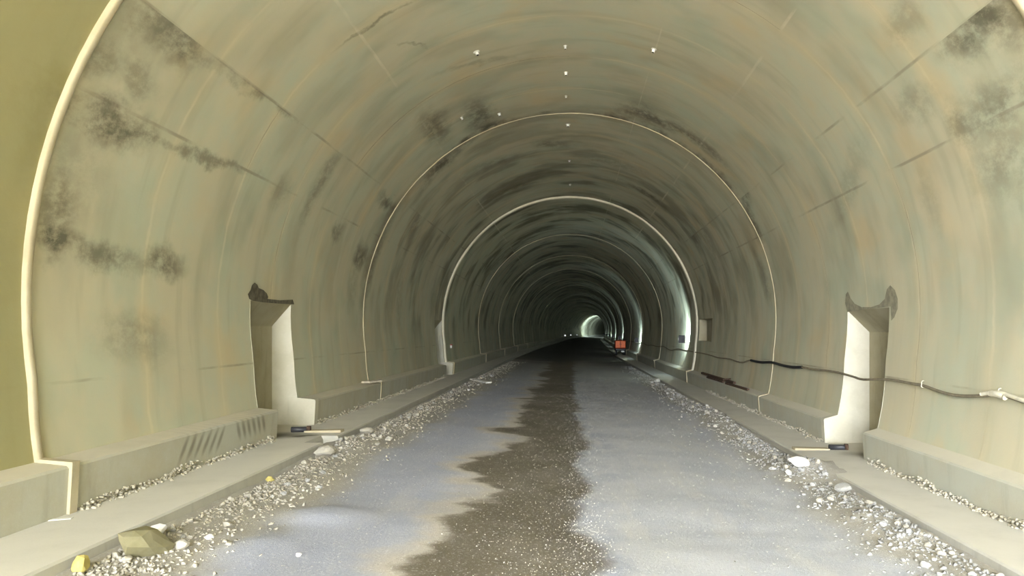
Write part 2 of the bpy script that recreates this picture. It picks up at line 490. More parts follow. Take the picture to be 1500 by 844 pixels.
def grid_panel(name, ys, angs, dr, mat, parent, skip=None, skirt=0.05):
    verts, norms, faces = [], [], []
    nA = len(angs)
    for y in ys:
        for a in angs:
            px, pz = prof(a, dr)
            verts.append((px + bend(y), y, pz))
            norms.append((-math.cos(a), 0, -math.sin(a)))
    for i in range(len(ys) - 1):
        for j in range(nA - 1):
            if skip and skip((ys[i] + ys[i + 1]) / 2, (angs[j] + angs[j + 1]) / 2):
                continue
            faces.append((i * nA + j, i * nA + j + 1, (i + 1) * nA + j + 1, (i + 1) * nA + j))
    # lips that turn back into the concrete, so neighbours standing proud show an edge
    if skirt:
        loop = [(ys[0], a) for a in angs], [(ys[-1], a) for a in angs], [(y, angs[0]) for y in ys], [(y, angs[-1]) for y in ys]
        for k, L in enumerate(loop):
            base = len(verts)
            nn = ((0, -1, 0), (0, 1, 0), None, None)[k]
            for (y, a) in L:
                for d in (dr, dr + skirt):
                    px, pz = prof(a, d)
                    verts.append((px + bend(y), y, pz))
                    t = (-math.sin(a), 0, math.cos(a))
                    norms.append(nn or (tuple(-q for q in t) if k == 2 else t))
            for q in range(len(L) - 1):
                ym, am = (L[q][0] + L[q + 1][0]) / 2, (L[q][1] + L[q + 1][1]) / 2
                if skip and (skip(ym, am + (0.01 if k == 2 else -0.01)) if k >= 2 else skip(ym, am)):
                    continue
                f = (base + 2 * q, base + 2 * q + 1, base + 2 * q + 3, base + 2 * q + 2)
                faces.append(f if k in (1, 2) else tuple(reversed(f)))
    me = mesh(name, verts, faces, True)
    me.normals_split_custom_set_from_vertices(norms)
    return link(name, me, mat, parent)

def arc(a0, a1, step=3.0, extra=()):
    n = max(1, math.ceil(math.degrees(a1 - a0) / step - 1e-6))
    L = [a0 + (a1 - a0) * i / n for i in range(n + 1)] + [e for e in extra if a0 + 1e-4 < e < a1 - 1e-4]
    return sorted(L)

def niche_spans():
    out = []
    for (sd, y0, y1, ht, hb, dep, kd) in NICHES:
        at, ab = ang_at(sd, ht), ang_at(sd, hb if hb is not None else -2.0)
        out.append((y0, y1, min(at, ab), max(at, ab)))
    return out
SPANS = niche_spans()
def in_niche(y, a):
    return any(y0 < y < y1 and a0 < a < a1 for (y0, y1, a0, a1) in SPANS)

prng = random.Random(3)
owner = [wall_right] * 3 + [ceiling] * 4 + [wall_left] * 3
mats = [M['right']] * 3 + [M['top']] * 4 + [M['left']] * 3
FORM = 12.04 / 6
for k in range(0, 5):                       # five cast sections with separate form panels, in view
    for q in range(6):
        y0 = 7.38 + 12.04 * k + FORM * q
        y1 = y0 + FORM
        for s in range(10):
            a0, a1 = AB[s], AB[s + 1]
            ex, ye = [], []
            for (n0, n1, b0, b1) in SPANS:
                if n1 > y0 and n0 < y1 and b1 > a0 and b0 < a1:
                    ex += [b0, b1]
                    ye += [v for v in (n0, n1) if y0 + 1e-4 < v < y1 - 1e-4]
            ys = sorted([y0, y1] + ye)
            angs = arc(a0, a1, 3.0 if k < 2 else 4.5, ex)
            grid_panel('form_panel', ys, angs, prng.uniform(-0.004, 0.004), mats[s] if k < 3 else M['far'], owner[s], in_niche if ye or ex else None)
for s in range(10):                         # the section behind and beside the camera, only its far end in view
    grid_panel('form_panel', [MOUTH, -2.5, 1.36, 5.37, 7.38], arc(AB[s], AB[s + 1]), 0.0, mats[s], owner[s])
y = 7.38 + 60.2
while y < END:                              # deeper in, one panel a cast section
    y1 = min(y + 12.04, END)
    for s0, s1 in ((0, 3), (3, 7), (7, 10)):
        grid_panel('lining_section', list(np.linspace(y, y1, 4)), arc(AB[s0], AB[s1], 5), prng.uniform(-0.01, 0.0), M['far'], owner[s0])
    y = y1
# closed end far round the bend
ang = arc(AB[0], AB[-1], 6)
ev = [(prof(a)[0] + bend(END), END - 0.02, prof(a)[1]) for a in ang]
wall_far = link('wall_far', mesh('wall_far', ev, [tuple(range(len(ev)))]), M['far'])
tag(wall_far, 'dark far end of the tunnel beyond the bend', 'wall', kind='structure')

# unseen shell added round the lining to block stray daylight
rv, rf = [], []
RY = list(np.linspace(MOUTH, END + 1, 40))
for y in RY:
    for k in range(24):
        a = 2 * math.pi * k / 24
        rv.append((CX + 7.6 * math.cos(a) + bend(y), y, CZ + 7.6 * math.sin(a)))
for i in range(len(RY) - 1):
    for k in range(24):
        k2 = (k + 1) % 24
        rf.append((i * 24 + k, i * 24 + k2, (i + 1) * 24 + k2, (i + 1) * 24 + k))
rf.append(tuple((len(RY) - 1) * 24 + k for k in range(24)))
shell = link('daylight_shell', mesh('daylight_shell', rv, rf), M['far'])
tag(shell, 'unseen shell added round the tunnel lining to keep daylight out', 'shell', kind='structure')

# niche linings
def niche(sd, y0, y1, ht, hb, dep, kd, parent):
    bench = LB if sd < 0 else RB
    zt = CAM_Z + ht
    foot = bench['foot'] if hb is None else hb
    a_top, a_bot = ang_at(sd, ht), ang_at(sd, foot + (0.0 if hb is not None else 0.12))
    hs = np.linspace(ht, foot if hb is not None else (-1.95 if sd < 0 else -2.25), 12)
    edge = []
    for h in hs:
        a = ang_at(sd, h)
        edge.append((prof(a, -0.004)[0], CAM_Z + h))
    xb = max(abs(prof(0)[0]), abs(prof(math.pi)[0])) + dep
    xb = sd * xb
    ztb = CAM_Z + (ht - 0.42 if kd == 'door' else ht - 0.04)
    zb = CAM_Z + hs[-1]
    m = M['niche_back'] if kd == 'box' else (M['niche'] if y0 < 20 else M['bench_left'])
    # two side cheeks
    for (yy, flip) in ((y0, sd > 0), (y1, sd < 0)):
        vs, fs = [], []
        for (x, z) in edge:
            vs.append((x, yy, z))
            vs.append((xb, yy, min(z, ztb)))
        for i in range(len(edge) - 1):
            f = (2 * i, 2 * i + 1, 2 * i + 3, 2 * i + 2)
            fs.append(tuple(reversed(f)) if flip else f)
        link('niche_cheek', mesh('niche_cheek', vs, fs), m, parent)
    back = [(xb, y0, ztb), (xb, y1, ztb), (xb, y1, zb), (xb, y0, zb)]
    link('niche_back', mesh('niche_back', back, [(0, 1, 2, 3) if sd < 0 else (3, 2, 1, 0)]), M['niche_back'], parent)
    xt = edge[0][0]
    top = [(xt, y0, zt), (xt, y1, zt), (xb, y1, ztb), (xb, y0, ztb)]
    link('niche_soffit', mesh('niche_soffit', top, [(0, 1, 2, 3) if sd < 0 else (3, 2, 1, 0)]), M['niche_back'], parent)
    if hb is not None:
        x2 = edge[-1][0]
        link('niche_sill', mesh('niche_sill', [(x2, y0, zb), (x2, y1, zb), (xb, y1, zb), (xb, y0, zb)], [(0, 1, 2, 3)]), m, parent)
for (sd, y0, y1, ht, hb, dep, kd) in NICHES:
    niche(sd, y0, y1, ht, hb, dep, kd, wall_left if sd < 0 else wall_right)

def patch(px, mat, label, parent):
    top = [hit(x, y, 0.012) for x, y in px]
    low = [hit(x, y, -0.01) for x, y in px]
    n = len(px)
    bm = bmesh.new()
    tv = [bm.verts.new(p) for p in top]
    lv = [bm.verts.new(p) for p in low]
    bm.faces.new(tv)
    for i in range(n):
        bm.faces.new((tv[i], lv[i], lv[(i + 1) % n], tv[(i + 1) % n]))
    bmesh.ops.recalc_face_normals(bm, faces=bm.faces)
    bmesh.ops.triangulate(bm, faces=bm.faces)
    tag(link('mortar_patch', from_bm('mortar_patch', bm), mat, parent), label)
patch([(365, 438), (363, 431), (367, 425), (369, 418), (373, 414), (377, 417), (379, 422), (386, 425), (391, 430), (393, 435), (392, 438), (410, 440), (429, 439), (431, 446), (410, 445), (385, 443), (370, 440.5)],
      plain('damp_mortar', (0.115, 0.10, 0.07), 0.9, 0, 0.35, 9), 'dark damp mortar smear over the niche head', wall_left)
patch([(1241, 457), (1238, 444), (1239, 431), (1242, 427), (1246, 437), (1252, 445), (1262, 450), (1276, 450), (1288, 446), (1296, 438), (1299, 424), (1304, 418), (1311, 425), (1315, 438), (1315, 452), (1310, 465), (1305.5, 470), (1304.5, 449), (1288, 451), (1262, 454), (1245, 456.5)],
      plain('grey_mortar', (0.24, 0.225, 0.165), 0.9, 0, 0.2, 9), 'grey mortar patch with two horns over the niche head', wall_right)

# ------------------------------------------------------------------ benches and footpaths
def extrude_section(name, poly, ys, mat, parent, caps=True):
    """a cross-section (x, z) drawn along the tunnel"""
    n = len(poly)
    vs = [(x + bend(y), y, z) for y in ys for (x, z) in poly]
    fs = []
    for i in range(len(ys) - 1):
        for j in range(n):
            j2 = (j + 1) % n
            fs.append((i * n + j, i * n + j2, (i + 1) * n + j2, (i + 1) * n + j))
    if caps:
        fs.append(tuple(reversed(range(n))))
        fs.append(tuple(range((len(ys) - 1) * n, len(ys) * n)))
    bm = bmesh.new()
    bv = [bm.verts.new(v) for v in vs]
    for f in fs: bm.faces.new([bv[i] for i in f])
    bmesh.ops.recalc_face_normals(bm, faces=bm.faces)
    return link(name, from_bm(name, bm), mat, parent)

for B, nm, mt, side in ((LB, 'baseboard_left', 'bench_left', 'left'), (RB, 'baseboard_right', 'bench_right', 'right')):
    s = B['sx']
    top = tag(empty(nm), 'low concrete bench running along the foot of the %s tunnel wall' % side, 'bench', kind='structure')
    c = 0.025
    sec = [(s * (B['x_foot']), CAM_Z + B['foot'] - 0.05), (s * B['x_out'], CAM_Z + B['top_out'] - c), (s * (B['x_out'] + c), CAM_Z + B['top_out']),
           (s * B['x_in'], CAM_Z + B['top_in']), (s * 5.5, CAM_Z + B['top_in'] + 0.01), (s * 5.5, CAM_Z + B['foot'] - 0.05)]
    cuts = [MOUTH, 7.38]
    segs = []
    for k in range(0, 29):
        a, b = (MOUTH, 7.38) if k == 0 else (7.38 + 12.04 * (k - 1), min(END, 7.38 + 12.04 * k))
        if a >= END: break
        parts = [(a, b)]
        for (sd, y0, y1, ht, hb, dep, kd) in NICHES:
            if sd == s and kd == 'door':
                parts = [q for (p0, p1) in parts for q in (((p0, y0), (y1, p1)) if p0 < y0 < p1 else ((p0, p1),))]
        segs += parts
    for (a, b) in segs:
        n = 1 if b < 45 else 4
        extrude_section('bench_block', sec, list(np.linspace(a, b, n + 1)), M[mt], top)
    # pale plastered end blocks at the far side of each recess
    for (sd, y0, y1, ht, hb, dep, kd) in NICHES:
        if sd == s and kd == 'door':
            e = 0.015
            pl = [(x * (1 if i > 3 else 1) , z) for i, (x, z) in enumerate(sec)]
            extrude_section('bench_end', [(x - s * 0.012, z + (0.012 if z > CAM_Z + B['foot'] else 0)) for (x, z) in pl], [y1 - 0.012, y1 + 0.16], M['niche'], top)
    fp = tag(empty('footpath_' + side), 'raised concrete footpath with a kerb along the %s side of the roadway' % side, 'footpath', kind='structure')
    z = CAM_Z + B['foot']
    psec = [(s * 6.0, z), (s * (B['kerb'] + 0.02), z), (s * B['kerb'], z - 0.02), (s * (B['kerb'] - 0.01), z - 0.55), (s * 6.0, z - 0.55)]
    k = MOUTH
    edges = [MOUTH, 7.38]
    while edges[-1] < END: edges.append(min(END, edges[-1] + 12.04))
    if side == 'left':
        edges += [12.05, 12.85]
    edges.sort()
    for a, b in zip(edges[:-1], edges[1:]):
        n = 1 if b < 45 else 4
        sc = psec
        if side == 'left' and abs(a - 12.05) < 1e-6:   # broken-out kerb where the drain crosses
            sc = [(s * 6.0, z), (s * (B['kerb'] + 0.30), z), (s * (B['kerb'] + 0.26), z - 0.06), (s * (B['kerb'] + 0.24), z - 0.55), (s * 6.0, z - 0.55)]
        extrude_section('path_slab', sc, list(np.linspace(a, b, n + 1)), M['path'], fp)

# ------------------------------------------------------------------ ring joint bands
ORD = ['nearest', 'second', 'third', 'fourth', 'fifth', 'sixth', 'seventh', 'eighth', 'ninth', 'tenth', 'eleventh', 'twelfth', 'thirteenth', 'fourteenth', 'fifteenth', 'sixteenth']
def ring_band(idx, y0, h, w, label):
    vs, fs = [], []
    angs = arc(AB[0] + 0.03, AB[-1] - 0.03, 2.5 if idx < 3 else 5)
    for i, a in enumerate(angs):
        j = 0.008 * mnoise.noise(Vector((a * 9, y0, 0))) if idx < 3 else 0
        for (d, yy) in ((0.03, y0 - w / 2), (-h * 0.8 + j, y0 - w / 2 + 0.01), (-h + j, y0 - w / 4), (-h + j, y0 + w / 4), (-h * 0.8 + j, y0 + w / 2 - 0.01), (0.03, y0 + w / 2)):
            x, z = prof(a, d)
            vs.append((x + bend(yy), yy, z))
    n = 6
    for i in range(len(angs) - 1):
        for k in range(n - 1):
            fs.append((i * n + k, i * n + k + 1, (i + 1) * n + k + 1, (i + 1) * n + k))
    t = tag(empty('trim_%d' % (idx + 1)), label, 'joint band', kind='structure')
    link('arch_band', mesh('arch_band', vs, fs, True), M['band_pale' if idx == 2 else 'band'], t)
    for B in (LB, RB):
        s = B['sx']
        hb = min(h, 0.035)
        path = [(s * (B['x_in'] + 0.02), CAM_Z + B['top_in'] + hb), (s * (B['x_out'] - hb), CAM_Z + B['top_out'] + hb), (s * (B['x_foot'] - hb), CAM_Z + B['foot'] - 0.01)]
        inner = [(s * (B['x_in'] + 0.02), CAM_Z + B['top_in'] - 0.03), (s * (B['x_out'] + 0.05), CAM_Z + B['top_out'] - 0.05), (s * (B['x_foot'] + 0.05), CAM_Z + B['foot'] - 0.01)]
        bw = min(w, 0.12)
        vs, fs = [], []
        for (ox, oz), (ix, iz) in zip(path, inner):
            for yy in (y0 - bw / 2, y0 + bw / 2):
                vs.append((ox + bend(yy), yy, oz))
            for yy in (y0 + bw / 2, y0 - bw / 2):
                vs.append((ix + bend(yy), yy, iz))
        for i in range(2):
            for k in range(4):
                k2 = (k + 1) % 4
                fs.append((i * 4 + k, i * 4 + k2, (i + 1) * 4 + k2, (i + 1) * 4 + k))
        link('bench_band', mesh('bench_band', vs, fs), M['band'], t)
    return t
for i in range(16):
    y0 = 7.38 + 12.04 * i
    h, w = ((0.05, 0.11), (0.017, 0.08), (0.075, 0.35))[i] if i < 3 else (0.03, 0.12)
    lab = ['pale raised mortar band arching up the left wall at the frame edge',
           'thin pale joint ring with a dark line, just past the two door niches',
           'bright cream joint ring standing proud beyond the small square niche'][i] if i < 3 else \
        'faint joint ring deep in the tunnel, %s ring from the camera' % ORD[i]
    ring_band(i, y0, h, w, lab)

# ------------------------------------------------------------------ roadway
def mound(x, y):
    """loose material heaped against the kerbs"""
    h = 0.0
    e = 0.5 + 0.5 * mnoise.noise(Vector((x * 0.9, y * 0.55, 1.7)))
    l = max(0, min(1, (-x - 2.95) / 0.9))
    r = max(0, min(1, (x - 2.75) / 1.1))
    fade = 1.0 if y < 45 else max(0.2, 1 - (y - 45) / 30)
    h += l * l * (-0.03 + 0.08 * e) * fade
    h += r * r * (-0.01 + 0.11 * e) * fade
    h += 0.17 * math.exp(-((x - 4.0) / 0.55) ** 2 - ((y - 11.9) / 0.75) ** 2)
    h += 0.14 * math.exp(-((x - 3.75) / 0.4) ** 2 - ((y - 19) / 3.0) ** 2)
    h += 0.10 * math.exp(-((x - 3.6) / 0.4) ** 2 - ((y - 8.6) / 1.0) ** 2)
    h += 0.07 * math.exp(-((x + 3.0) / 0.35) ** 2 - ((y - 6.9) / 0.5) ** 2)
    h += 0.08 * math.exp(-((x + 2.7) / 0.4) ** 2 - ((y - 8.0) / 0.35) ** 2)
    h += 0.12 * math.exp(-((x + 3.75) / 0.35) ** 2 - ((y - 12.6) / 0.8) ** 2)
    return h
def ground(x, y):
    p = Vector((x, y, 0))
    return road_h(x) + 0.018 * mnoise.noise(p * 0.8) + 0.008 * mnoise.noise(p * 3.1) + mound(x, y) * (1 + 0.5 * mnoise.noise(p * 3.7)) + 0.0
xs = np.arange(-4.25, 4.26, 0.125)
ys = [MOUTH, -3.0, 0.0, 3.0]
yy = 4.5
while yy < 75:
    ys.append(yy)
    yy += max(0.11, yy * 0.013)
while yy < END:
    ys.append(yy)
    yy += 6
ys.append(END)
vs = [(x + bend(y), y, ground(x, y)) for y in ys for x in xs]
nx = len(xs)
fs = [(i * nx + j, i * nx + j + 1, (i + 1) * nx + j + 1, (i + 1) * nx + j) for i in range(len(ys) - 1) for j in range(nx - 1)]
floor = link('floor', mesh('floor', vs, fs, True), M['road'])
tag(floor, 'unpaved grey gravel roadway with a wet brown strip down the middle', 'roadway', kind='structure')

# the open ground before the mouth, and a slope added to block sky light
outg = link('ground_outside', mesh('ground_outside', [(-60, -120, -0.25), (60, -120, -0.25), (60, MOUTH, -0.25), (-60, MOUTH, -0.25)], [(0, 1, 2, 3)]), M['soil'])
tag(outg, 'open bare ground before the tunnel mouth behind the camera', 'ground', kind='structure')
blocker = link('sky_blocker', mesh('sky_blocker', [(8, -70, -0.3), (8, MOUTH - 0.3, -0.3), (16, MOUTH - 0.3, 16), (30, MOUTH - 0.3, 34), (30, -70, 34), (16, -70, 16)],
                                    [(0, 1, 2, 5), (5, 2, 3, 4)]), plain('dark_blocker', (0.06, 0.065, 0.035), 0.95))
tag(blocker, 'unseen dark slope added to block sky light, right of the tunnel mouth behind the camera', 'light_blocker', kind='structure')
vs, fs = [], []
pa = arc(AB[0] - 0.15, AB[-1] + 0.15, 6)
for a in pa:
    x, z = prof(a, 0.0)
    vs += [(x, MOUTH - 0.01, z), (x * 5, MOUTH - 0.02, max(-2, CZ + (z - CZ) * 4))]
fs = [(2 * i, 2 * i + 1, 2 * i + 3, 2 * i + 2) for i in range(len(pa) - 1)]
pw = link('wall_portal', mesh('wall_portal', vs, fs), M['niche'])
tag(pw, 'concrete headwall round the tunnel mouth behind the camera', 'wall', kind='structure')

# ------------------------------------------------------------------ stones
def stone_mesh(name, seed, flat=0.7, n=14):
    r = random.Random(seed)
    bm = bmesh.new()
    for _ in range(n):
        v = Vector((r.gauss(0, 1), r.gauss(0, 1), r.gauss(0, 1))).normalized() * r.uniform(0.8, 1.0)
        bm.verts.new((v.x * 0.5, v.y * 0.42, v.z * 0.5 * flat))
    ret = bmesh.ops.convex_hull(bm, input=bm.verts)
    junk = list({g for g in ret['geom_interior'] + ret['geom_unused'] if isinstance(g, bmesh.types.BMVert)})
    bmesh.ops.delete(bm, geom=junk, context='VERTS')
    bmesh.ops.recalc_face_normals(bm, faces=bm.faces)
    return from_bm(name, bm)
def rock_mesh(name, seed, flat):
    """a broken stone: a rough ball cut by a few flat faces"""
    r = random.Random(seed)
    bm = bmesh.new()
    bmesh.ops.create_icosphere(bm, subdivisions=2, radius=0.5)
    cuts = [(Vector((r.gauss(0, 1), r.gauss(0, 1), r.gauss(0, 1))).normalized(), r.uniform(0.28, 0.42)) for _ in range(9)]
    off = Vector((seed * 3.1, 0, 0))
    for v in bm.verts:
        for d, h in cuts:
            e = v.co.dot(d) - h
            if e > 0: v.co -= d * e
        v.co *= 1 + 0.12 * mnoise.noise(v.co * 3.2 + off) + 0.05 * mnoise.noise(v.co * 8 + off)
        v.co.z *= flat
        v.co.y *= 0.88
        v.co *= 1.15
    return from_bm(name, bm)
LUMP = [stone_mesh('lump_shape', 100 + i, rnd.uniform(0.55, 0.85)) for i in range(8)]
PROTO = [rock_mesh('stone_shape', 100 + i, rnd.uniform(0.6, 0.9)) for i in range(8)]
PEB = [stone_mesh('pebble_shape', 200 + i, 0.7, 8) for i in range(5)]

def rot_matrix(r):
    return Matrix.Rotation(r.uniform(0, 6.283), 3, 'Z') @ Matrix.Rotation(r.uniform(-0.5, 0.5), 3, 'X') @ Matrix.Rotation(r.uniform(-0.5, 0.5), 3, 'Y')

def scatter(name, spots, mat, label, cat, protos=PEB, seed=1, parent=None):
    """one object of countless small stones; spot = (x, y, z, size)"""
    r = random.Random(seed)
    data = []
    for me in protos:
        v = np.array([q.co[:] for q in me.vertices])
        f = np.array([list(p.vertices) for p in me.polygons])
        data.append((v, f))
    V, Fc, off = [], [], 0
    for (x, y, z, s) in spots:
        v, f = data[r.randrange(len(data))]
        m = np.array(rot_matrix(r))
        V.append((v * s) @ m.T + np.array((x, y, z)))
        Fc.append(f + off)
        off += len(v)
    V = np.concatenate(V); Fc = np.concatenate(Fc)
    me = bpy.data.meshes.new(name)
    me.vertices.add(len(V)); me.vertices.foreach_set('co', V.ravel())
    me.loops.add(Fc.size); me.loops.foreach_set('vertex_index', Fc.ravel().astype(np.int32))
    me.polygons.add(len(Fc))
    me.polygons.foreach_set('loop_start', np.arange(0, Fc.size, 3, dtype=np.int32))
    me.update(calc_edges=True); me.validate()
    o = link(name, me, mat, parent)
    return tag(o, label, cat, kind='stuff')

def shoulder_spots(side, n, smin, smax, y0=5.0, y1=48.0, seed=5):
    r = random.Random(seed)
    out = []
    while len(out) < n:
        y = y0 * (y1 / y0) ** (r.random() ** 0.9)
        d = abs(r.gauss(0, 0.36))
        if d > 1.2: continue
        x = side * (3.93 - d)
        s = smin * (smax / smin) ** (r.random() ** 1.7)
        if 0.5 + 0.5 * mnoise.noise(Vector((x * 1.3, y * 0.6, 9))) < r.random() * 0.75: continue
        out.append((x, y, ground(x, y) + s * 0.12, s))
    return out
scatter('rubble', shoulder_spots(-1, 9000, 0.016, 0.085, seed=11), M['stone'], 'fine broken rubble heaped along the left kerb', 'rubble', seed=2)
scatter('rubble', shoulder_spots(1, 9500, 0.016, 0.09, seed=12), M['stone_grey'], 'fine broken rubble heaped along the right kerb', 'rubble', seed=3)

def strip_spots(n, seed):
    r = random.Random(seed)
    out = []
    while len(out) < n:
        y = 5.2 * (26 / 5.2) ** (r.random() ** 1.3)
        k = r.random()
        x = r.gauss(0.12, 0.17) if k < 0.6 else r.gauss(-0.45, 0.42)
        if not -1.5 < x < 0.75: continue
        s = r.uniform(0.006, 0.016) * (1.5 if r.random() < 0.06 else 1)
        out.append((x, y, ground(x, y) + s * 0.25, s))
    return out
scatter('gravel', strip_spots(3600, 21), M['stone_white'], 'white crushed grit strewn over the wet brown middle strip', 'gravel', seed=4)
def sparse_spots(n, seed):
    r = random.Random(seed)
    out = []
    for _ in range(n):
        y = 5.2 * (40 / 5.2) ** r.random()
        x = r.uniform(-3.3, 3.2)
        s = r.uniform(0.008, 0.02) * (1.8 if r.random() < 0.08 else 1)
        out.append((x, y, ground(x, y) + s * 0.2, s))
    return out
scatter('gravel', sparse_spots(2600, 22), M['stone_grey'], 'loose pale pebbles scattered thinly across the grey roadway', 'gravel', seed=6)

# crumbs of mortar squeezed out at the bench feet
def crumbs(B, y0, y1, n, seed, gaps):
    r = random.Random(seed)
    out = []
    while len(out) < n:
        y = y0 * (y1 / y0) ** r.random()
        if any(a - 0.1 < y < b + 0.1 for a, b in gaps): continue
        d = abs(r.gauss(0, 0.045))
        s = r.uniform(0.02, 0.075)
        up = r.random() ** 1.5 * 0.12 * max(0.2, 0.5 + mnoise.noise(Vector((y * 1.3, seed, 0))))
        out.append((B['sx'] * (B['x_foot'] + 0.0 - d), y, CAM_Z + B['foot'] + s * 0.1 + (up if d < 0.05 else 0), s))
    return out
scatter('mortar_rubble', crumbs(LB, 7.5, 30, 1300, 31, [(12.5, 14.4), (29.5, 31.2)]), M['mortar'], 'lumpy spilled mortar along the foot of the left bench', 'rubble', LUMP, 7)
scatter('mortar_rubble', crumbs(RB, 8.0, 27, 1300, 32, [(12.4, 14.4)]), M['mortar'], 'lumpy spilled mortar along the foot of the right bench', 'rubble', LUMP, 8)

# bigger stones, each by itself
def place_stone(me, x, y, s, mat, label, group=None, zoff=0.22, seed=0, name='rubble_stone', rz=None, z=None):
    r = random.Random(seed)
    o = bpy.data.objects.new(name, me)
    col.objects.link(o)
    o.location = (x, y, (ground(x, y) if z is None else z) + zoff * (s if not isinstance(s, tuple) else s[2]))
    o.scale = (s, s, s) if not isinstance(s, tuple) else s
    o.rotation_euler = (r.uniform(-0.4, 0.4), r.uniform(-0.4, 0.4), r.uniform(0, 6.28) if rz is None else rz)
    tag(o, label, 'stone', group)
    return o
def with_mat(me, mat):
    c = me.copy()
    c.materials.clear(); c.materials.append(mat)
    return c
VAR = {k: [with_mat(p, M[k]) for p in PROTO] for k in ('stone', 'stone_grey', 'stone_white')}
ZONES = [(9.6, 'near frame edge'), (12.4, 'before door niche'), (15.5, 'by door niche'), (19.5, 'before thin ring'), (99, 'past thin ring')]
def big_stones(side, n, seed, group):
    r = random.Random(seed)
    spots = []
    while len(spots) < n:
        y = 5.3 * (34 / 5.3) ** r.random()
        d = abs(r.gauss(0.0, 0.28))
        if d > 0.95: continue
        s = r.uniform(0.06, 0.115) * (1.4 if r.random() < 0.12 else 1) * (0.75 + y / 60)
        x = side * (3.95 - s * 0.5 - d)
        if any((x - q[1]) ** 2 + (y - q[0]) ** 2 < (0.6 * (s + q[2])) ** 2 for q in spots): continue
        k = r.random()
        kind = 'stone_white' if k < 0.04 else ('stone' if k < (0.75 if side < 0 else 0.5) else 'stone_grey')
        spots.append((y, x, s, kind, d))
    spots.sort()
    seen = {}
    for c, (y, x, s, kind, d) in enumerate(spots):
        tone = {'stone': 'tan', 'stone_grey': 'grey', 'stone_white': 'white'}[kind]
        size = 'large' if s > 0.125 else ('small' if s < 0.085 else 'medium')
        zone = next(t for lim, t in ZONES if y < lim)
        where = 'against' if d < 0.22 else 'off'
        base = '%s %s stone %s the %s kerb %s' % (size, tone, where, 'left' if side < 0 else 'right', zone)
        seen[base] = seen.get(base, 0) + 1
        k = seen[base]
        label = base + (', nearest the camera' if k == 1 else ', %s from camera' % (ORD[k - 1] if k <= 16 else 'last'))
        place_stone(VAR[kind][r.randrange(8)], x, y, s, None, label, group, seed=seed * 1000 + c)
big_stones(-1, 110, 41, 'broken stones along the left kerb')
big_stones(1, 125, 42, 'broken stones along the right kerb')
def stone_at(px, py, s, mat, label, seed, rz=None):
    x = (px - VX) / F * 10
    y = 10.0
    for _ in range(12):
        y = (CAM_Z - ground((px - VX) / F * y, y)) * F / (py - VY)
    x = (px - VX) / F * y
    w = (s if not isinstance(s, tuple) else s[0]) * 0.5
    x = max(-3.97 + w, min(3.95 - w, x))
    return place_stone(with_mat(PROTO[seed % 8], M[mat]), x, y, s, None, label, None, 0.3, seed, rz=rz)
stone_at(1171, 688, (0.34, 0.24, 0.26), 'stone_white', 'large flat white stone on the rubble below the right kerb', 1, 0.2)
stone_at(1155, 696, 0.13, 'stone_white', 'small pointed white stone just left of the large white stone', 2)
stone_at(1250, 722, (0.26, 0.24, 0.2), 'stone_grey', 'pale rounded boulder against the broken right kerb', 3)
stone_at(103, 838, (0.16, 0.15, 0.2), 'stone_yellow', 'yellow stone at the bottom left corner by the kerb', 4)
stone_at(147, 808, (0.5, 0.3, 0.34), 'stone_olive', 'dark olive boulder against the left kerb beside the yellow stone', 5, 0.9)
stone_at(216, 786, (0.22, 0.17, 0.19), 'stone_white', 'pale block against the left kerb beyond the olive boulder', 6)
stone_at(190, 800, (0.17, 0.14, 0.14), 'stone', 'tan stone lying between the olive boulder and the pale block', 7)
stone_at(388, 706, 0.11, 'stone_yellow', 'small pale yellow stone against the left kerb', 8)
stone_at(470, 668, (0.3, 0.26, 0.28), 'stone', 'knee-high tan lump in the gap of the broken left kerb', 9)
stone_at(528, 636, (0.28, 0.22, 0.2), 'stone', 'tan block on the rubble just beyond the left kerb gap', 10)
stone_at(437, 815, 0.06, 'stone_white', 'white pebble alone on the left wheel track', 11)
stone_at(1010, 563, (0.3, 0.25, 0.25), 'stone_white', 'pale stone at the right kerb farthest along the rubble', 12)

# ------------------------------------------------------------------ things by the niches
def plank(name, a, b, w, t, mat, label, cat):
    a, b = Vector(a), Vector(b)
    L = (b - a).length
    bm = bmesh.new()
    box_bm(bm, (0, 0, 0), (w, L, t), bevel=min(w, t) * 0.15)
    for v in bm.verts:                        # slightly warped, worn ends
        v.co.z += 0.012 * math.sin(v.co.y * 2.1) + (0.006 * mnoise.noise(v.co * 9))
    o = link(name, from_bm(name, bm), mat)
    o.location = (a + b) / 2
    o.rotation_euler = (b - a).to_track_quat('Y', 'Z').to_euler()
    return tag(o, label, cat)
zl, zr = CAM_Z + LB['foot'], CAM_Z + RB['foot']
plank('concrete_strip', (-4.78, 13.35, zl + 0.012), (-4.12, 13.35, zl + 0.012), 0.22, 0.05, M['band'], 'pale concrete strip crossing the left footpath before the door niche', 'strip')
plank('concrete_strip', (4.72, 13.55, zr + 0.008), (4.08, 13.55, zr + 0.008), 0.2, 0.05, M['band'], 'pale concrete strip crossing the right footpath before the door niche', 'strip')
def pipe_stub(loc, d, label):
    t = tag(empty('pipe_stub', loc), label, 'pipe')
    e = Vector(d).normalized() * 0.16
    link('pipe', tube('pipe', [(-e.x, -e.y, 0.05), (0, 0, 0.05), (e.x, e.y, 0.05)], 0.05, 12), M['dark_metal'], t)
    link('collar', tube('collar', [(e.x * 0.7, e.y * 0.7, 0.056), (e.x * 1.1, e.y * 1.1, 0.056)], 0.058, 12), M['rust_timber'], t)
pipe_stub((-4.86, 13.3, zl), (1, 0.15, 0), 'short dark pipe end at the left niche, beside the pale strip')
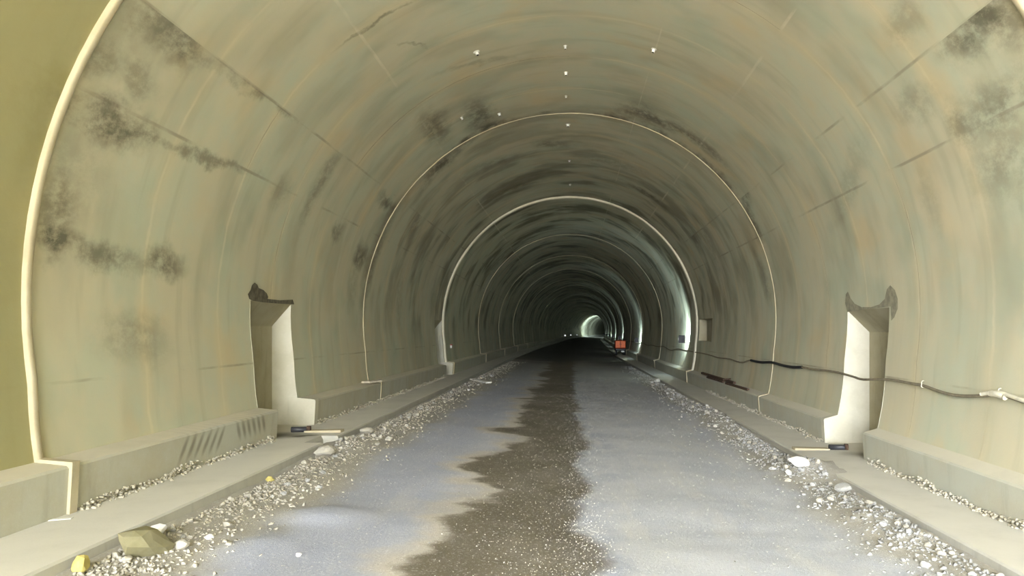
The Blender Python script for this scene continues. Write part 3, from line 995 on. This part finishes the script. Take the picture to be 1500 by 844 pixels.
pipe_stub((4.88, 13.5, zr), (1, -0.1, 0), 'short dark pipe end at the right niche, beside the pale strip')
zb = CAM_Z + RB['top_out'] + 0.045
plank('timber_batten', (5.08, 28.6, zb + 0.05), (5.14, 23.2, zb + 0.05), 0.09, 0.08, M['rust_timber'], 'dark timber batten lying on the right bench along the wall', 'batten')
plank('timber_batten', (4.99, 27.0, zb), (5.02, 24.3, zb), 0.07, 0.07, M['rust_timber'], 'dark timber batten on the right bench edge, farther of the front pair', 'batten')
plank('timber_batten', (5.0, 23.8, zb), (5.04, 21.0, zb), 0.07, 0.07, M['rust_timber'], 'dark timber batten on the right bench edge, nearest to the thin joint ring', 'batten')
plank('timber_offcut', (5.17, 23.96, zb + 0.13), (4.99, 24.1, zb + 0.09), 0.1, 0.05, M['rust_timber'], 'short dark timber offcut lying across the battens on the right bench', 'offcut')
zbl = CAM_Z + LB['top_in'] + 0.01
plank('board_offcut', (-5.18, 18.86, zbl + 0.02), (-4.93, 18.75, zbl + 0.02), 0.5, 0.05, M['pale_timber'], 'small pale board lying across the left bench before the thin joint ring', 'board')
p1, p2 = at_level(690, 558, -1.98), at_level(716, 563, -1.98)
plank('broken_board', (p1.x, p1.y, ground(p1.x, p1.y) + 0.05), (p2.x, p2.y, ground(p2.x, p2.y) + 0.05), 0.22, 0.05, M['white'], 'broken white board lying on rubble by the left kerb', 'board')
plank('paper_scrap', (-5.02, 7.1, zl + 0.004), (-4.82, 7.15, zl + 0.004), 0.07, 0.006, M['white'], 'white paper strip on the left footpath near the frame edge', 'paper')

# ------------------------------------------------------------------ cable along the right wall
cp = [(1012, 515), (1030, 518), (1042, 521), (1052, 524), (1068, 526), (1080, 530), (1088, 531), (1100, 528), (1115, 531), (1130, 531), (1145, 535), (1160, 538),
      (1175, 538), (1190, 541), (1210, 543), (1228, 546), (1250, 552), (1264, 556), (1300, 556), (1335, 562), (1352, 565), (1380, 575), (1405, 580), (1440, 580), (1465, 578), (1500, 589), (1545, 603)]
pts = []
for i, (px, py) in enumerate(cp):
    pts.append(hit(px, py, 0.05 if i % 2 else 0.035))
far = []
for y in np.arange(150, 33.5, -3.0):
    h = -0.9 + 0.06 * math.sin(y * 1.1) + 0.03 * math.sin(y * 2.7)
    a = ang_at(1, h)
    x, z = prof(a, -0.045)
    far.append(Vector((x + bend(y), y, z)))
cab = tag(empty('wall_cable', pts[-4]), 'wavy power cable strung along the right wall past the door niche', 'cable')
off = Vector(cab.location)
def rel(L): return [p - off for p in L]
full = smooth_path(far + pts, 5)
link('sheath', tube('sheath', rel(full), 0.022, 7), M['cable'], cab)
blk = smooth_path(pts[7:13], 6)
tag(link('wrapped_length', tube('wrapped_length', rel(blk), 0.034, 8), M['cable_black'], cab), 'length of cable wrapped in black')
wht = smooth_path(pts[23:], 6)
wht = [p + Vector((-0.02, 0, 0.022)) for p in wht]
tag(link('pale_sheath', tube('pale_sheath', rel(wht), 0.026, 8), M['cable_pale'], cab), 'thicker pale cable joining the dark one')
for i in (20, 24):
    p = pts[i]
    hk = [p + Vector((0.05, 0.05, 0.07)), p + Vector((0.0, 0.03, 0.065)), p + Vector((-0.022, 0, 0.02)), p + Vector((-0.026, -0.01, -0.02)), p + Vector((0.02, -0.02, -0.028))]
    link('hook', tube('hook', rel(smooth_path(hk, 4)), 0.007, 7), M['cable_pale'], cab)
tk = [pts[24] + Vector((-0.03, 0.15, 0.0)), pts[24] + Vector((-0.045, 0.0, 0.005)), pts[24] + Vector((-0.03, -0.16, -0.02))]
link('tape_joint', tube('tape_joint', rel(smooth_path(tk, 5)), 0.04, 8), M['cable_pale'], cab)

# ------------------------------------------------------------------ floodlights on the right wall
def flood_parts(root, lit):
    bm = bmesh.new()
    box_bm(bm, (0, 0, 0), (0.28, 0.07, 0.34), bevel=0.012)
    for k in range(5):
        box_bm(bm, (-0.1 + 0.05 * k, -0.05, 0), (0.012, 0.04, 0.28))
    link('housing', from_bm('housing', bm), M['dark_metal'], root)
    bm = bmesh.new()
    box_bm(bm, (0, 0.038, 0), (0.24, 0.006, 0.30))
    link('lens', from_bm('lens', bm), lit, root)
    bm = bmesh.new()
    box_bm(bm, (0.155, 0, 0), (0.012, 0.04, 0.12))
    box_bm(bm, (-0.155, 0, 0), (0.012, 0.04, 0.12))
    box_bm(bm, (0.0, 0.0, -0.19), (0.32, 0.04, 0.012))
    box_bm(bm, (0.21, 0.0, -0.19), (0.19, 0.04, 0.02))
    link('bracket', from_bm('bracket', bm), M['metal'], root)
def light_for(root, power, size=0.28, tilt=(0, 0)):
    d = bpy.data.lights.new('flood_beam', 'AREA')
    d.shape = 'SQUARE'; d.size = size
    d.energy = power
    d.color = (0.70, 0.93, 1.0)
    d.spread = math.radians(140)
    o = bpy.data.objects.new('flood_beam', d)
    col.objects.link(o)
    o.parent = root
    o.location = (0, 0.06, 0)
    o.rotation_euler = Vector((tilt[0], 1, tilt[1])).to_track_quat('-Z', 'Y').to_euler()
LAMPY = [33.2, 56.2, 80.5, 104.5, 128.5, 152.5, 176.5, 200.5, 224.5]
for i, y in enumerate(LAMPY):
    h = -0.38 if i == 0 else -0.70
    a = ang_at(1, h)
    x, z = prof(a, -0.36)
    t = empty('floodlight', (x + bend(y), y, z))
    lab = ['dark floodlight box on the right wall just past the cream joint ring', 'small dark floodlight box on the right wall near the orange machine'][i] if i < 2 else \
        'tiny floodlight deep on the right wall, %s floodlight from the camera' % ORD[i]
    tag(t, lab, 'floodlight', 'floodlights along the right wall')
    flood_parts(t, M['lens'])
    light_for(t, (20, 12)[i] if i < 2 else 8.5, tilt=(0.45, 0.40))
# strong lamps where the tunnel bends out of sight
for i, (y, xo, h, pw_) in enumerate(((262, 3.8, 1.5, 240), (284, 4.0, -0.5, 45))):
    t = empty('floodlight', (xo + bend(y), y, CAM_Z + h))
    tag(t, ['high floodlight at the far bend lighting the tunnel end', 'low floodlight at the far bend lighting the tunnel end'][i], 'floodlight', 'floodlights along the right wall')
    flood_parts(t, M['lens'])
    bm = bmesh.new()
    cyl_bm(bm, (0, 0, -(h + 2.35) / 2 - 0.19), 0.04, h + 2.35 - 0.02, 'Z', 8)
    link('mast', from_bm('mast', bm), M['dark_metal'], t)
    light_for(t, pw_, 0.4, tilt=(-0.25, 0.1))
# three small lamps on the far left wall that face the camera
for i, (y, h) in enumerate(((190, -1.05), (222, -1.1), (246, -1.15))):
    a = ang_at(-1, h)
    x, z = prof(a, -0.32)
    t = empty('work_lamp', (x + bend(y), y, z))
    tag(t, 'faint white lamp low on the far left wall, %s of three' % ['brightest and leftmost', 'the middle', 'rightmost'][i], 'lamp', 'far lamps on the left wall')
    bm = bmesh.new(); cyl_bm(bm, (0, 0, 0), 0.22, 0.2, 'Y', 12)
    link('housing', from_bm('housing', bm), M['dark_metal'], t)
    bm = bmesh.new(); cyl_bm(bm, (0, -0.11, 0), 0.2 - 0.03 * i, 0.03, 'Y', 12)
    link('lens', from_bm('lens', bm), M['lens_small'], t)

# ------------------------------------------------------------------ orange machine on the right footpath
my = 68.0
mt = tag(empty('site_machine', (4.42 + bend(my), my, CAM_Z + RB['foot'])), 'small orange wheeled machine with twin rear panels beside the right wall', 'machine')
bm = bmesh.new(); box_bm(bm, (0, 0.75, 0.98), (1.0, 1.5, 0.78), bevel=0.09); link('body', from_bm('body', bm, False), M['orange_dark'], mt)
bm = bmesh.new(); box_bm(bm, (0, 0.75, 0.52), (0.86, 1.6, 0.14), bevel=0.02); link('chassis', from_bm('chassis', bm), M['dark_metal'], mt)
for sx in (-1, 1):
    bm = bmesh.new(); box_bm(bm, (sx * 0.235, -0.012, 1.0), (0.42, 0.035, 0.62), bevel=0.014)
    pn = link('rear_panel', from_bm('rear_panel', bm), M['orange'], mt)
    bm = bmesh.new(); box_bm(bm, (sx * 0.06, -0.04, 1.0), (0.025, 0.03, 0.16), bevel=0.006)
    link('handle', from_bm('handle', bm), M['dark_metal'], pn)
    for yy in (0.3, 1.2):
        bm = bmesh.new(); cyl_bm(bm, (sx * 0.38, yy, 0.27), 0.27, 0.18, 'X', 20)
        w = link('wheel', from_bm('wheel', bm), M['rubber'], mt)
        bm = bmesh.new(); cyl_bm(bm, (sx * 0.475, yy, 0.27), 0.13, 0.02, 'X', 14)
        link('hub', from_bm('hub', bm), M['metal'], w)
bm = bmesh.new(); box_bm(bm, (0.2, -0.04, 0.34), (0.3, 0.03, 0.14), bevel=0.01)
tag(link('rear_plate', from_bm('rear_plate', bm), M['white'], mt), 'white rear plate')
bm = bmesh.new(); box_bm(bm, (0.2, 0.0, 0.43), (0.05, 0.05, 0.1)); link('plate_holder', from_bm('plate_holder', bm), M['dark_metal'], mt)
bm = bmesh.new(); cyl_bm(bm, (0.25, 0.4, 1.45), 0.035, 0.2, 'Z', 10); link('exhaust', from_bm('exhaust', bm), M['dark_metal'], mt)

# ------------------------------------------------------------------ grout ports and fixings on the vault
def port(px, py, r, label, tail=False):
    r *= 0.85
    p = hit(px, py)
    a = math.atan2(p.z - CZ, p.x - CX)
    x, z = prof(a)
    d = Vector((-math.cos(a), 0, -math.sin(a)))
    t = tag(empty('grout_port', (x, p.y, z)), label, 'fixing', 'grout ports in the vault')
    bm = bmesh.new(); cyl_bm(bm, d * 0.004, r, 0.012, d, 14); link('flange', from_bm('flange', bm), M['metal'], t)
    bm = bmesh.new(); cyl_bm(bm, d * 0.035, r * 0.55, 0.06, d, 12); link('stub', from_bm('stub', bm), M['metal'], t)
    bm = bmesh.new(); cyl_bm(bm, d * 0.067, r * 0.4, 0.006, d, 12); link('bore', from_bm('bore', bm), M['rubber'], t)
port(698, 76, 0.075, 'bright metal port with dark bore, left of the vault crown')
port(958, 72, 0.065, 'bright metal port right of the vault crown')
port(828, 67, 0.045, 'faint port on the crown line, nearest the frame top')
port(829, 106, 0.06, 'bright port on the crown line, second from the frame top')
port(829, 140, 0.045, 'faint port on the crown line just before the thin joint ring')
port(731, 166, 0.06, 'small port left of the crown just outside the thin joint ring')
port(832, 182, 0.085, 'bright port on the crown line just inside the thin joint ring')
port(834, 235, 0.06, 'small dark port on the crown midway between thin and cream rings')
port(835, 270, 0.06, 'small port on the crown just before the cream joint ring')
port(676, 172, 0.045, 'tiny port left of the crown beside the dark stain patches')
# small box on the left wall beyond the cream ring
a = ang_at(-1, -0.68)
x, z = prof(a, -0.03)
t = tag(empty('junction_box', (x, 33.1, z)), 'tiny white box with a red lid on the left wall past the cream ring', 'box')
bm = bmesh.new(); box_bm(bm, (0, 0, 0), (0.08, 0.13, 0.13), bevel=0.01); link('case', from_bm('case', bm), M['white'], t)
bm = bmesh.new(); box_bm(bm, (0.01, -0.0, 0.085), (0.09, 0.14, 0.04), bevel=0.008); tag(link('lid', from_bm('lid', bm), M['red'], t), 'red lid')
